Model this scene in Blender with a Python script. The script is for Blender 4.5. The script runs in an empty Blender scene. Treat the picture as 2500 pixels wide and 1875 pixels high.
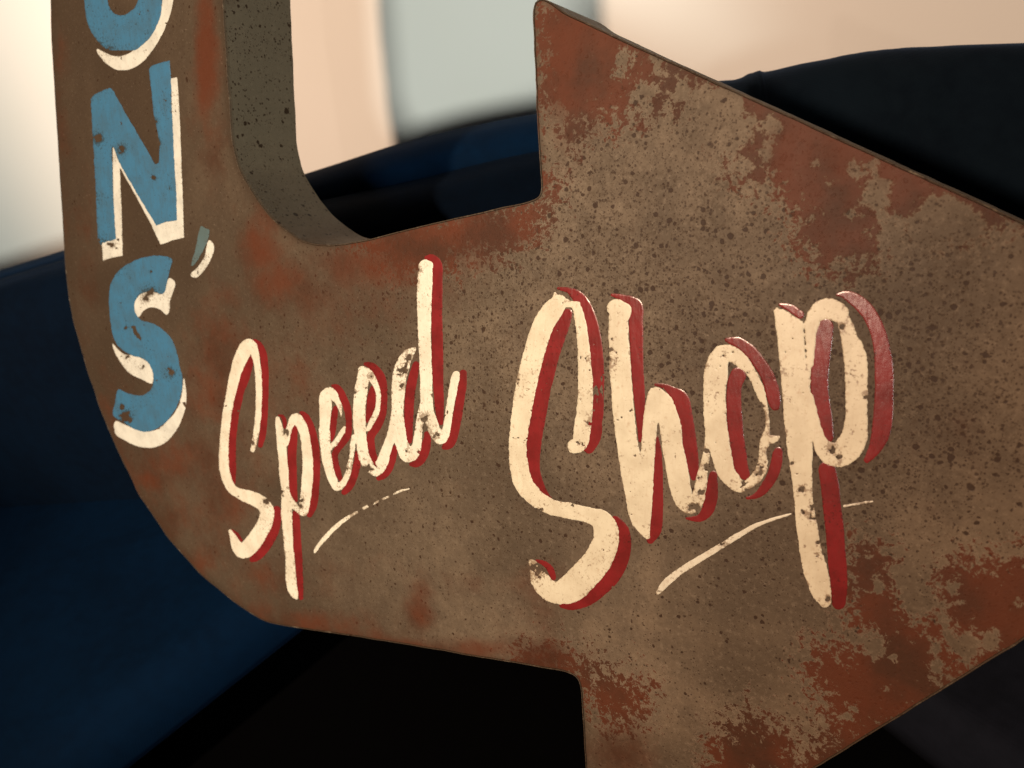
import bpy, math, random
import numpy as np
from mathutils import Matrix, Vector

random.seed(7); np.random.seed(7)
scene = bpy.context.scene

# ------------------------------------------------------------------ camera
FPX = 1815.0                      # focal length in photo pixels (photo 2500 wide)
H_CAM = 0.5                       # camera distance to the sign's face, metres
LEAN = math.radians(25)           # the sign leans back
n_c = np.array([2450 - 1250, 937.5 - 480, -FPX]); n_c /= np.linalg.norm(n_c)
u_c = np.array([0, -n_c[2], n_c[1]]); u_c /= np.linalg.norm(u_c)
r_c = np.cross(n_c, u_c)
R = np.array([r_c, n_c, u_c])     # camera axes -> sign axes (x right, y into, z up)
_c, _s = math.cos(LEAN), math.sin(LEAN)
M = np.array([[1, 0, 0], [0, _c, _s], [0, -_s, _c]])   # sign axes -> world
SIGN = Matrix([list(r) for r in M]).to_4x4()
CAM = M @ np.array([0, -H_CAM, 0])

cam_data = bpy.data.cameras.new('camera')
cam = bpy.data.objects.new('camera', cam_data)
scene.collection.objects.link(cam)
Rw = M @ R
mw = Matrix([list(r) for r in Rw]).to_4x4(); mw.translation = Vector(CAM)
cam.matrix_world = mw
cam_data.sensor_width = 36; cam_data.lens = 36 * FPX / 2500
cam_data.clip_start = 0.01; cam_data.clip_end = 100
cam_data.dof.use_dof = True
cam_data.dof.focus_distance = 0.60
cam_data.dof.aperture_fstop = 7.0
scene.camera = cam

# ------------------------------------------------------------------ light
world = bpy.data.worlds.new('World'); scene.world = world; world.use_nodes = True
bg = world.node_tree.nodes['Background']
bg.inputs[0].default_value = (0.50, 0.60, 0.72, 1); bg.inputs[1].default_value = 0.04

def area(name, loc, target, size, power, color):
    d = bpy.data.lights.new(name, 'AREA'); d.shape = 'DISK' if size[0] == size[1] else 'RECTANGLE'
    d.size = size[0]; d.size_y = size[1]; d.energy = power; d.color = color
    o = bpy.data.objects.new(name, d); scene.collection.objects.link(o)
    o.location = loc
    o.rotation_euler = (Vector(target) - Vector(loc)).to_track_quat('-Z', 'Y').to_euler()
    return o
def spot(name, loc, target, angle, blend, size, power, color):
    d = bpy.data.lights.new(name, 'SPOT'); d.spot_size = angle; d.spot_blend = blend
    d.shadow_soft_size = size; d.energy = power; d.color = color
    o = bpy.data.objects.new(name, d); scene.collection.objects.link(o)
    o.location = loc
    o.rotation_euler = (Vector(target) - Vector(loc)).to_track_quat('-Z', 'Y').to_euler()
    return o
# warm shaded room lamp: its cone ends on the wall left of the sign
_w = Vector((-0.87, -3.1, 1.75)); _l = (Vector((-1.98, .35, .05)) - _w).normalized(); _r = (Vector((1.6, 0.6, -.35)) - _w).normalized()
spot('warm_room_lamp', _w, _w + (_l + _r).normalized(), _l.angle(_r) * 1.0, .62, .085, 775, (1.0, 0.72, 0.52))
# unseen cool light from the right, cone shaped so its beam ends at the arrow head
_p = Vector((0.65, -2.0, 0.45)); _edge = (Vector((-0.45, 0.79, -0.03)) - _p).normalized(); _far = (Vector((-2.5, 0.05, 0.0)) - _p).normalized()
_ax = (_edge + _far).normalized()
spot('cool_cone_light', _p, _p + _ax, _edge.angle(_far) * 1.04, 0.25, 0.21, 270, (0.93, 1.0, 0.92))
area('added_gloss_light', (-0.46, -2.9, 0.95), (-0.05, 0, -0.1), (0.06, 0.06), 5, (1.0, 0.82, 0.66))  # added unseen lamp, only there for the highlight on the red p

scene.view_settings.view_transform = 'Standard'
scene.view_settings.look = 'None'
scene.view_settings.exposure = 0.0
scene.view_settings.gamma = 1.0
scene.render.engine = 'CYCLES'
scene.cycles.use_denoising = True

# ------------------------------------------------------------------ helpers
def plane_pt(px, py, w=0.0):
    """photo pixel(s) -> point on the sign's plane (sign axes)."""
    px = np.asarray(px, float); py = np.asarray(py, float)
    d = np.stack([px - 1250, 937.5 - py, np.full(px.shape, -FPX)], -1) @ R.T
    P = np.array([0, -H_CAM, 0]) + d * ((H_CAM) / d[..., 1:2])
    P[..., 1] += w
    return P

def link(o, parent=None):
    scene.collection.objects.link(o)
    if parent is not None: o.parent = parent
    return o

def mesh_obj(name, verts, faces, mat, parent=None, smooth=True, attrs=None):
    me = bpy.data.meshes.new(name)
    me.from_pydata([tuple(map(float, v)) for v in verts], [], faces)
    if mat: me.materials.append(mat)
    if attrs:
        for k, v in attrs.items():
            a = me.attributes.new(k, 'FLOAT', 'POINT'); a.data.foreach_set('value', np.asarray(v, np.float32))
    me.update()
    if smooth: me.polygons.foreach_set('use_smooth', [True] * len(me.polygons))
    return link(bpy.data.objects.new(name, me), parent)

def empty(name, label, cat, matrix=None):
    o = bpy.data.objects.new(name, None); scene.collection.objects.link(o)
    o.empty_display_size = 0.05
    o['label'] = label; o['category'] = cat
    if matrix is not None: o.matrix_world = matrix
    return o

_rng = np.random.RandomState(3)
_lat = _rng.rand(256, 256)
def vnoise(x, y):
    xi = np.floor(x).astype(int); yi = np.floor(y).astype(int)
    fx = x - xi; fy = y - yi
    fx = fx * fx * (3 - 2 * fx); fy = fy * fy * (3 - 2 * fy)
    a = _lat[xi & 255, yi & 255]; b = _lat[(xi + 1) & 255, yi & 255]
    c = _lat[xi & 255, (yi + 1) & 255]; d = _lat[(xi + 1) & 255, (yi + 1) & 255]
    return (a * (1 - fx) + b * fx) * (1 - fy) + (c * (1 - fx) + d * fx) * fy
def fnoise(x, y, s, oct=3):
    t = 0; a = 1; n = 0
    for i in range(oct):
        t = t + a * vnoise(x / s + 17.3 * i, y / s + 9.1 * i); n += a; a *= .5; s *= .5
    return t / n * 2 - 1           # -1 .. 1

def catmull(P, closed=False, sub=6):
    P = np.asarray(P, float); n = len(P); out = []
    rng = range(n if closed else n - 1)
    for i in rng:
        if closed: p0, p1, p2, p3 = P[i - 1], P[i], P[(i + 1) % n], P[(i + 2) % n]
        else: p0, p1, p2, p3 = P[max(i - 1, 0)], P[i], P[i + 1], P[min(i + 2, n - 1)]
        for k in range(sub):
            t = k / sub
            out.append(.5 * ((2 * p1) + (p2 - p0) * t + (2 * p0 - 5 * p1 + 4 * p2 - p3) * t * t + (3 * p1 - p0 - 3 * p2 + p3) * t ** 3))
    if not closed: out.append(P[-1])
    return np.array(out)

def seg_sdf(gx, gy, pts):
    """union of tapered capsules, pts (x, y, r); negative inside."""
    f = np.full(gx.shape, 1e9)
    for a, b in zip(pts[:-1], pts[1:]):
        dx, dy = b[0] - a[0], b[1] - a[1]
        L = dx * dx + dy * dy + 1e-9
        t = np.clip(((gx - a[0]) * dx + (gy - a[1]) * dy) / L, 0, 1)
        d = np.hypot(gx - a[0] - t * dx, gy - a[1] - t * dy) - (a[2] + t * (b[2] - a[2]))
        f = np.minimum(f, d)
    return f

def poly_sdf(gx, gy, P):
    P = np.asarray(P, float); n = len(P)
    d = np.full(gx.shape, 1e9); ins = np.zeros(gx.shape, bool)
    for i in range(n):
        ax, ay = P[i]; bx, by = P[(i + 1) % n]
        dx, dy = bx - ax, by - ay; L = dx * dx + dy * dy + 1e-9
        t = np.clip(((gx - ax) * dx + (gy - ay) * dy) / L, 0, 1)
        d = np.minimum(d, np.hypot(gx - ax - t * dx, gy - ay - t * dy))
        if ay != by:
            c = ((ay > gy) != (by > gy)) & (gx < (bx - ax) * (gy - ay) / (by - ay) + ax)
            ins ^= c
    return np.where(ins, -d, d)

def march(gx, gy, f):
    """triangulate the region f < 0 of a regular grid; returns 2D verts, faces, source f."""
    ny, nx = f.shape
    ins = f < 0
    vid = -np.ones(f.shape, int)
    vx, vy, vf, faces = [], [], [], []
    iy, ix = np.nonzero(ins)
    # only keep inside grid points that are used
    vid[iy, ix] = np.arange(len(iy))
    vx = list(gx[iy, ix]); vy = list(gy[iy, ix]); vf = list(f[iy, ix])
    c = ins[:-1, :-1].astype(int) + ins[1:, :-1] + ins[:-1, 1:] + ins[1:, 1:]
    fy, fx = np.nonzero(c == 4)
    q = np.stack([vid[fy, fx], vid[fy + 1, fx], vid[fy + 1, fx + 1], vid[fy, fx + 1]], 1)
    faces = q.tolist()
    cache = {}
    def ev(a, b):
        k = (a, b) if a < b else (b, a)
        if k not in cache:
            fa, fb = f[a], f[b]; t = fa / (fa - fb)
            t = min(max(t, .02), .98)
            vx.append(gx[a] + t * (gx[b] - gx[a])); vy.append(gy[a] + t * (gy[b] - gy[a])); vf.append(0.0)
            cache[k] = len(vx) - 1
        return cache[k]
    for j, i in zip(*np.nonzero((c > 0) & (c < 4))):
        ring = [(j, i), (j + 1, i), (j + 1, i + 1), (j, i + 1)]
        if c[j, i] == 2 and ins[ring[0]] == ins[ring[2]]:
            tris = [(ring[0], ring[1], ring[2]), (ring[0], ring[2], ring[3])]
        else: tris = [tuple(ring)]
        for T in tris:
            poly = []
            for a, b in zip(T, T[1:] + T[:1]):
                if ins[a]: poly.append(int(vid[a]))
                if ins[a] != ins[b]: poly.append(ev(a, b))
            if len(poly) >= 3: faces.append(poly)
    return np.array(vx), np.array(vy), np.array(vf), faces

# zoom frames in which the lettering was measured: origin and scale in photo pixels
Z = {0: (0, 0, 2.37, 2.37), 1: (500, 800, 2.767, 2.765), 2: (650, 980, 3.317, 3.318), 3: (760, 860, 4.364, 4.366),
     4: (920, 600, 2.964, 2.9625), 5: (1220, 680, 2.0225, 2.023), 6: (1460, 700, 2.593, 2.592),
     7: (1680, 800, 3.608, 3.607), 8: (1860, 690, 2.0235, 2.023), 9: (100, 550, 2.765, 2.765), 10: (1600, 650, 1.951, 1.952)}
def zs(z, pts):
    ox, oy, sx, sy = Z[z]
    return [(ox + x / sx, oy + y / sy, r / sx) for x, y, r in pts]
def zp(z, pts):
    ox, oy, sx, sy = Z[z]
    return [(ox + p[0] / sx, oy + p[1] / sy) for p in pts]

# ------------------------------------------------------------------ materials
class NT:
    def __init__(s, name):
        s.m = bpy.data.materials.new(name); s.m.use_nodes = True
        s.t = s.m.node_tree; s.b = s.t.nodes['Principled BSDF']
    def n(s, kind, **kw):
        o = s.t.nodes.new(kind)
        for k, v in kw.items():
            if k.startswith('i_'): o.inputs[k[2:].replace('_', ' ')].default_value = v
            else: setattr(o, k, v)
        return o
    def l(s, a, b): s.t.links.new(a, b)
    def noise(s, vec, scale, detail=4, rough=.55, dist=0):
        o = s.n('ShaderNodeTexNoise'); o.inputs['Scale'].default_value = scale; o.inputs['Detail'].default_value = detail
        o.inputs['Roughness'].default_value = rough; o.inputs['Distortion'].default_value = dist
        s.l(vec, o.inputs['Vector']); return o.outputs['Fac']
    def math(s, op, a, b=None, clamp=False):
        o = s.n('ShaderNodeMath', operation=op, use_clamp=clamp)
        for k, v in enumerate([a, b]):
            if v is None: continue
            if isinstance(v, (int, float)): o.inputs[k].default_value = v
            else: s.l(v, o.inputs[k])
        return o.outputs[0]
    def ramp(s, v, a, b):           # smooth 0..1 between a and b
        o = s.n('ShaderNodeMapRange', interpolation_type='SMOOTHSTEP')
        o.inputs['From Min'].default_value = a; o.inputs['From Max'].default_value = b
        s.l(v, o.inputs['Value']); return o.outputs['Result']
    def mix(s, f, a, b):
        o = s.n('ShaderNodeMix', data_type='RGBA')
        if isinstance(f, (int, float)): o.inputs[0].default_value = f
        else: s.l(f, o.inputs[0])
        for k, v in ((6, a), (7, b)):
            if isinstance(v, tuple): o.inputs[k].default_value = (*v, 1)
            else: s.l(v, o.inputs[k])
        return o.outputs[2]
    def coords(s):
        return s.n('ShaderNodeTexCoord').outputs['Object']
    def attr(s, name):
        return s.n('ShaderNodeAttribute', attribute_name=name).outputs['Fac']
    def bump(s, h, strength, dist):
        o = s.n('ShaderNodeBump'); o.inputs['Strength'].default_value = strength; o.inputs['Distance'].default_value = dist
        s.l(h, o.inputs['Height']); s.l(o.outputs[0], s.b.inputs['Normal']); return o

def metal_material(name, is_face):
    t = NT(name); co = t.coords()
    big = t.noise(co, 6, 6, .6); mid = t.noise(co, 30, 9, .72); fine = t.noise(co, 190, 7, .75); grit = t.noise(co, 900, 2, .6)
    bare = t.mix(t.ramp(mid, .35, .68), BARE_A, BARE_B)
    bare = t.mix(t.ramp(big, .38, .66), bare, BARE_C)
    bare = t.mix(t.math('MULTIPLY', t.ramp(fine, .50, .75), .45), bare, BARE_L)
    bare = t.mix(t.math('MULTIPLY', t.ramp(fine, .50, .28), .35), bare, BARE_D)
    rustc = t.mix(t.ramp(t.noise(co, 14, 4), .40, .62), RUST_A, RUST_B)
    rustc = t.mix(t.math('MULTIPLY', t.ramp(fine, .45, .8), .35), rustc, RUST_C)
    if is_face:
        rust = t.attr('rust'); soft = t.attr('soft'); dark = t.attr('dark'); speck = t.attr('speck')
        # flaky border: noise of two sizes carves the rust's edge; pale islands inside it
        flake = t.noise(co, 120, 6, .70, .5)
        crumbs = t.noise(co, 300, 5, .72, .8)
        v = t.math('ADD', rust, t.math('MULTIPLY', t.math('SUBTRACT', flake, .5), 4.0))
        v = t.math('ADD', v, t.math('MULTIPLY', t.math('SUBTRACT', crumbs, .5), 3.0))
        hard = t.math('MULTIPLY', t.ramp(v, -.14, .20), .93)
        rim = t.math('MULTIPLY', t.ramp(v, -.32, -.05), t.math('SUBTRACT', 1.0, hard))
        bare = t.mix(t.math('MULTIPLY', rim, .38), bare, BARE_L)
        v2 = t.math('ADD', soft, t.math('MULTIPLY', t.math('SUBTRACT', t.noise(co, 22, 6, .62), .5), 1.5))
        softm = t.math('MULTIPLY', t.ramp(v2, .12, 1.0), .85)
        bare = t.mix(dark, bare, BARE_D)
        stip = t.math('MULTIPLY', t.ramp(t.noise(co, 230, 5, .7, .3), .50, .62), t.ramp(t.math('ADD', speck, t.math('MULTIPLY', t.noise(co, 16, 3), .8)), .75, 1.45))
        bare = t.mix(t.math('MULTIPLY', stip, .72), bare, (.040, .023, .011))
        pale = t.ramp(t.noise(co, 340, 5, .75), .58, .70)
        bare = t.mix(t.math('MULTIPLY', pale, .35), bare, BARE_L)
    else:
        hard = t.ramp(t.noise(co, 9, 4), .60, .72); softm = None; speck = None
        bare = t.mix(.55, bare, (.165, .126, .084))
        lipm = t.math('MULTIPLY', t.attr('lip'), t.ramp(t.noise(co, 60, 5, .7), .70, .52))
        bare = t.mix(t.math('MULTIPLY', lipm, .85), bare, (.030, .017, .009))
    # specks: dark pits of different sizes
    def specks(scale, thr, stretch, dens):
        mp = t.n('ShaderNodeMapping'); t.l(co, mp.inputs['Vector']); mp.inputs['Scale'].default_value = stretch
        wob = t.n('ShaderNodeVectorMath', operation='ADD')
        nz = t.n('ShaderNodeTexNoise'); nz.inputs['Scale'].default_value = scale * 1.4; t.l(co, nz.inputs['Vector'])
        sc = t.n('ShaderNodeVectorMath', operation='SCALE'); sc.inputs['Scale'].default_value = .5 / scale
        t.l(nz.outputs['Color'], sc.inputs[0]); t.l(mp.outputs[0], wob.inputs[0]); t.l(sc.outputs[0], wob.inputs[1])
        vo = t.n('ShaderNodeTexVoronoi', feature='F1'); vo.inputs['Scale'].default_value = scale; vo.inputs['Randomness'].default_value = 1
        t.l(wob.outputs[0], vo.inputs['Vector'])
        sp = t.n('ShaderNodeSeparateColor'); t.l(vo.outputs['Color'], sp.inputs[0])
        lim = t.math('MULTIPLY', t.math('POWER', sp.outputs[0], 2.2), thr)       # per-cell radius
        keep = t.math('GREATER_THAN', t.math('ADD', sp.outputs[1], dens), 1.0) if isinstance(dens, float) else \
               t.math('GREATER_THAN', t.math('ADD', sp.outputs[1], dens), 1.0)
        k = t.math('SUBTRACT', lim, vo.outputs['Distance'])
        return t.math('MULTIPLY', t.ramp(k, -.035, .06), keep)
    dn = speck if speck is not None else .30
    d1 = t.math('MULTIPLY', dn, .45) if speck is not None else .20
    s1 = specks(110, .36, (1, 1, 1), d1)
    s2 = specks(210, .46, (1, 1, 1), dn)
    s3 = specks(450, .56, (1, 1, 1), dn); s4 = specks(820, .60, (1, 1, 1), dn)
    pit = t.math('MAXIMUM', t.math('MAXIMUM', s1, s2), t.math('MULTIPLY', t.math('MAXIMUM', s3, t.math('MULTIPLY', s4, .8)), .85))
    col = t.mix(t.math('MULTIPLY', pit, .90), bare, PIT)
    if softm is not None: col = t.mix(softm, col, rustc)
    # rust covers most pits, a little shows
    rc = t.mix(t.math('MULTIPLY', pit, .10), rustc, PIT)
    col = t.mix(hard if is_face else t.math('MULTIPLY', hard, .5), col, rc)
    t.l(col, t.b.inputs['Base Color'])
    r = t.math('ADD', t.math('MULTIPLY', mid, .25), .42)
    t.l(r, t.b.inputs['Roughness']); t.b.inputs['Specular IOR Level'].default_value = .12
    h = t.math('ADD', t.math('MULTIPLY', fine, .6), t.math('MULTIPLY', grit, .35))
    h = t.math('SUBTRACT', h, t.math('MULTIPLY', pit, .5))
    h = t.math('ADD', h, t.math('MULTIPLY', hard, .25))
    t.bump(h, .5, .0006)
    return t.m

BARE_A = (.118, .082, .051); BARE_B = (.074, .051, .032); BARE_C = (.056, .038, .023); BARE_L = (.205, .152, .102); BARE_D = (.031, .0190, .0105)
RUST_A = (.064, .0155, .0052); RUST_B = (.036, .0120, .0048); RUST_C = (.085, .0200, .0085); PIT = (.020, .0085, .0035)
m_face = metal_material('weathered_sheet_metal', True)
m_side = metal_material('speckled_side_metal', False)

def paint_material(name, col, col2, rough, worn=(.3, .2, .12), grime=.25, streak=.25):
    t = NT(name); co = t.coords()
    a = t.noise(co, 45, 4, .6); b = t.noise(co, 330, 4, .65)
    mp = t.n('ShaderNodeMapping'); t.l(co, mp.inputs['Vector']); mp.inputs['Scale'].default_value = (1.0, 1, .12)
    s = t.noise(mp.outputs[0], 420, 3, .6)
    c = t.mix(t.math('MULTIPLY', t.ramp(a, .35, .7), 1.0), col, col2)
    c = t.mix(t.math('MULTIPLY', t.ramp(s, .5, .8), streak), c, worn)
    g = t.math('MULTIPLY', t.ramp(t.noise(co, 170, 7, .78), .54, .70), grime)
    c = t.mix(g, c, worn)
    wv = t.math('ADD', t.noise(co, 380, 6, .75), t.math('MULTIPLY', t.attr('wear'), .22))
    c = t.mix(t.math('MULTIPLY', t.ramp(wv, .60, .68), .8), c, (worn[0] * .5, worn[1] * .45, worn[2] * .4))
    t.l(c, t.b.inputs['Base Color'])
    t.b.inputs['Roughness'].default_value = rough; t.b.inputs['Specular IOR Level'].default_value = .4
    h = t.math('ADD', t.math('MULTIPLY', b, .6), t.math('MULTIPLY', s, .5))
    t.bump(h, .30, .0004)
    return t.m
m_cream = paint_material('cream_enamel', (.46, .390, .270), (.39, .32, .215), .45, (.30, .20, .12), .65, .22)
m_white = paint_material('white_enamel', (.46, .43, .355), (.37, .345, .285), .5, (.24, .20, .15), .6, .25)
m_red = paint_material('red_enamel', (.140, .0105, .0100), (.095, .0080, .0068), .24, (.08, .016, .010), .25, .25)
m_blue = paint_material('blue_enamel', (.026, .098, .165), (.028, .080, .125), .5, (.030, .055, .065), .6, .5)
m_teal = paint_material('faded_teal_enamel', (.055, .085, .085), (.050, .072, .066), .5, (.07, .06, .045), .45, .25)

def wall_material():
    t = NT('painted_wall'); co = t.coords()
    a = t.noise(co, 2.0, 3); b = t.noise(co, 260, 3, .6)
    t.l(t.mix(t.ramp(a, .3, .7), (.80, .775, .73), (.775, .75, .70)), t.b.inputs['Base Color'])
    t.b.inputs['Roughness'].default_value = .8
    t.bump(b, .25, .0006); return t.m
def fabric_material(name, c1, c2, sheen=.5):
    t = NT(name); co = t.coords()
    a = t.noise(co, 7, 4); f = t.noise(co, 55, 4, .6)
    w1 = t.n('ShaderNodeTexWave', wave_type='BANDS', bands_direction='X'); w1.inputs['Scale'].default_value = 260
    w2 = t.n('ShaderNodeTexWave', wave_type='BANDS', bands_direction='Z'); w2.inputs['Scale'].default_value = 260
    t.l(co, w1.inputs['Vector']); t.l(co, w2.inputs['Vector'])
    c = t.mix(t.ramp(t.math('ADD', t.math('MULTIPLY', a, .6), t.math('MULTIPLY', f, .4)), .35, .65), c1, c2)
    t.l(c, t.b.inputs['Base Color'])
    t.b.inputs['Roughness'].default_value = .85; t.b.inputs['Specular IOR Level'].default_value = .04
    t.b.inputs['Sheen Weight'].default_value = sheen; t.b.inputs['Sheen Roughness'].default_value = .4
    t.b.inputs['Sheen Tint'].default_value = (.15, .35, .8, 1)
    h = t.math('ADD', w1.outputs['Fac'], w2.outputs['Fac'])
    t.bump(h, .25, .0006); return t.m
m_wall = wall_material()
m_navy = fabric_material('navy_upholstery', (.0006, .0072, .0220), (.0005, .0050, .0150), .02)
m_charcoal = fabric_material('charcoal_upholstery', (.0068, .0080, .0125), (.0048, .0058, .0090), .0)
m_cushion = fabric_material('dark_velvet', (.0036, .0074, .0120), (.0024, .0050, .0088), .06)
m_navy_shaded = fabric_material('navy_upholstery_shaded', (.0006, .0034, .0092), (.0005, .0023, .0062), .02)  # the navy fabric again, darkened in colour for the shaded back cushion
m_shade_black = fabric_material('shade_black', (.0003, .0003, .0005), (.0002, .0002, .0004), .0)  # near-black colour painting the shadow below the sign

# ------------------------------------------------------------------ the setting
def slab(name, P, axis_u, axis_v, su, sv, thick_n, mat):
    P, a, b, n = map(np.array, (P, axis_u, axis_v, thick_n))
    v = []
    for k in (0, 1):
        for i, j in ((-1, -1), (1, -1), (1, 1), (-1, 1)):
            v.append(P + a * i * su + b * j * sv + n * k)
    f = [(0, 1, 2, 3), (4, 7, 6, 5), (0, 4, 5, 1), (1, 5, 6, 2), (2, 6, 7, 3), (3, 7, 4, 0)]
    return mesh_obj(name, v, f, mat, None, False)
YAW = math.radians(-20)
NW = np.array([math.sin(YAW), math.cos(YAW), 0.0]); TW = np.array([NW[1], -NW[0], 0.0])   # wall normal (away) and tangent
D_WALL = 0.90
wall = slab('wall', NW * D_WALL + TW * -0.2 + np.array([0, 0, .3]), TW, (0, 0, 1), 2.6, 1.6, NW * .12, m_wall)
wall['kind'] = 'structure'
floor = slab('floor', (0, 0, -1.30), (1, 0, 0), (0, 1, 0), 4, 4, (0, 0, -.1), m_shade_black)
floor['kind'] = 'structure'

# ------------------------------------------------------------------ sofa
def ray(px, py):
    return M @ R @ np.array([px - 1250, 937.5 - py, -FPX])
def on_wallplane(px, py, D):
    d = ray(px, py); return CAM + d * ((D - NW @ CAM) / (NW @ d))
def on_height(px, py, z):
    d = ray(px, py); return CAM + d * ((z - CAM[2]) / d[2])

sofa = empty('sofa', 'dark navy upholstered sofa standing against the wall behind the rusty arrow sign', 'sofa')

def loft(name, profile_px, D, section, mat, parent, sub=8, wr=.004, seed=0):
    """profile_px: top line in photo pixels at wall-parallel plane D; section: list of (toward_camera, down)."""
    top = np.array([on_wallplane(x, y, D) for x, y in profile_px])
    top = catmull(top, False, sub)
    sec = catmull(section, False, 5)
    V = []; F = []
    m = len(sec)
    for i, p in enumerate(top):
        for j, (a, dn) in enumerate(sec):
            q = p - NW * a + np.array([0, 0, -dn])
            wv = fnoise(np.array(i * 9.0 + seed * 100), np.array(j * 9.0), 60, 3)
            V.append(q - NW * float(wv) * wr)
    for i in range(len(top) - 1):
        for j in range(m - 1):
            F.append((i * m + j, i * m + j + 1, (i + 1) * m + j + 1, (i + 1) * m + j))
    F.append(tuple(range(m))); F.append(tuple(reversed(range((len(top) - 1) * m, len(top) * m))))
    return mesh_obj(name, V, F, mat, parent)
rim = [(-900, 930), (-400, 790), (0, 667), (152, 621), (450, 528), (757, 430), (1017, 350), (1322, 288), (1600, 240), (1900, 215), (2300, 205), (2900, 215)]
# back frame: rolled top, then straight down behind the cushions
loft('back_frame', rim, .56, [(-.10, .60), (-.10, .20), (-.095, .06), (-.06, .012), (0, 0), (.035, .008), (.050, .030), (.050, .060), (.030, .085), (.01, .12), (.01, .60)],
     m_navy, sofa)
# left back cushion, its top a little below the rolled rim
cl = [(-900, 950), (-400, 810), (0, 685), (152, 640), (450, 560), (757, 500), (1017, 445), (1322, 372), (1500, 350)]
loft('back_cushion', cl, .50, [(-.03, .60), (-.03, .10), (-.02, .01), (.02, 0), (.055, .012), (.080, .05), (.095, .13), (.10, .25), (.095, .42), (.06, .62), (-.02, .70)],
     m_navy_shaded, sofa, 8, .007, 2)
cr = [(1560, 420), (1640, 260), (1720, 214), (1797, 197), (1840, 184), (1856, 177), (1880, 180), (2000, 152), (2130, 130), (2260, 118), (2500, 108), (2800, 112), (3200, 150)]
loft('back_cushion', cr, .48, [(-.06, .60), (-.06, .10), (-.045, .02), (0, 0), (.04, .012), (.075, .05), (.10, .13), (.11, .25), (.10, .42), (.06, .62), (-.02, .70)],
     m_cushion, sofa, 8, .006, 5)

def soft_block(name, corners, z_top, z_bot, rad, mat, parent, crown=.012, seed=0):
    """a padded slab: corner loop seen from above (world xy), rounded rim, slightly crowned top."""
    C = np.array(corners, float)
    # round the plan corners
    loop = []
    n = len(C)
    for i in range(n):
        p0, p1, p2 = C[i - 1], C[i], C[(i + 1) % n]
        a = p1 + (p0 - p1) / np.linalg.norm(p0 - p1) * min(.05, np.linalg.norm(p0 - p1) * .3)
        b = p1 + (p2 - p1) / np.linalg.norm(p2 - p1) * min(.05, np.linalg.norm(p2 - p1) * .3)
        for k in range(6):
            t = k / 5; loop.append((1 - t) ** 2 * a + 2 * t * (1 - t) * p1 + t * t * b)
    dense = []
    for i in range(len(loop)):
        a, b = loop[i], loop[(i + 1) % len(loop)]
        m = max(1, int(np.linalg.norm(b - a) / .03))
        for k in range(m): dense.append(a + (b - a) * k / m)
    loop = np.array(dense); cen = loop.mean(0)
    rings = [(0.0, z_bot)]
    for k in range(7):
        an = k / 6 * math.pi / 2
        rings.append((rad * (1 - math.cos(an)), z_top - rad + rad * math.sin(an)))
    for k in range(1, 12): rings.append((None, k / 12))
    V = []; F = []; m = len(loop)
    d = cen - loop; L = np.linalg.norm(d, axis=1, keepdims=True)
    for ins_, z in rings:
        if ins_ is not None: P = loop + d / L * ins_; zz = np.full(m, z)
        else:
            t = z; P = loop + d / L * (rad + (L - rad) * t)
            zz = z_top + crown * (1 - (1 - t) ** 2) + fnoise(P[:, 0] * 100 + seed, P[:, 1] * 100, 14, 3) * .006 * t
        for q, w in zip(P, zz): V.append((q[0], q[1], w))
    for r in range(len(rings) - 1):
        for i in range(m):
            j = (i + 1) % m
            F.append((r * m + i, r * m + j, (r + 1) * m + j, (r + 1) * m + i))
    V.append((cen[0], cen[1], z_top + crown)); k = len(V) - 1
    for i in range(m): F.append(((len(rings) - 1) * m + i, (len(rings) - 1) * m + (i + 1) % m, k))
    F.append(tuple(reversed(range(m))))
    return mesh_obj(name, V, F, mat, parent)
ZS = -.60
e0 = on_height(120, 1875, ZS)[:2]; e1 = on_height(590, 1520, ZS)[:2]
ed = (e1 - e0) / np.linalg.norm(e1 - e0)
a0 = e0 - ed * .5; a1 = e1 + ed * .75
soft_block('seat_cushion', [a0, a1, a1 + np.array([-1.1, -.38]), a0 + np.array([-1.1, -.1])], ZS, ZS - .09, .08, m_navy, sofa)
g0 = on_height(2455, 1880, ZS)[:2]; g1 = on_height(2200, 1695, ZS)[:2]
gd = (g1 - g0) / np.linalg.norm(g1 - g0)
soft_block('seat_cushion', [g0 - gd * .5 , g0 - gd * .5 + np.array([.8, .3]), g1 + gd * .35 + np.array([.9, .35]), g1 + gd * .35], ZS, ZS - .09, .06, m_charcoal, sofa, .012, 40)
# base under both seats, coloured black in place of the sign's shadow
def box_world(name, c, hx, hy, hz, rot, mat, parent):
    V = []
    for k in (-1, 1):
        for i, j in ((-1, -1), (1, -1), (1, 1), (-1, 1)):
            V.append((c[0] + TW[0] * i * hx + NW[0] * j * hy, c[1] + TW[1] * i * hx + NW[1] * j * hy, c[2] + k * hz))
    F = [(3, 2, 1, 0), (4, 5, 6, 7), (0, 1, 5, 4), (1, 2, 6, 5), (2, 3, 7, 6), (3, 0, 4, 7)]
    return mesh_obj(name, V, F, mat, parent, False)
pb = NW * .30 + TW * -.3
box_world('base', (pb[0], pb[1], -1.0), 1.5, .30, .18, 0, m_shade_black, sofa)

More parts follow.
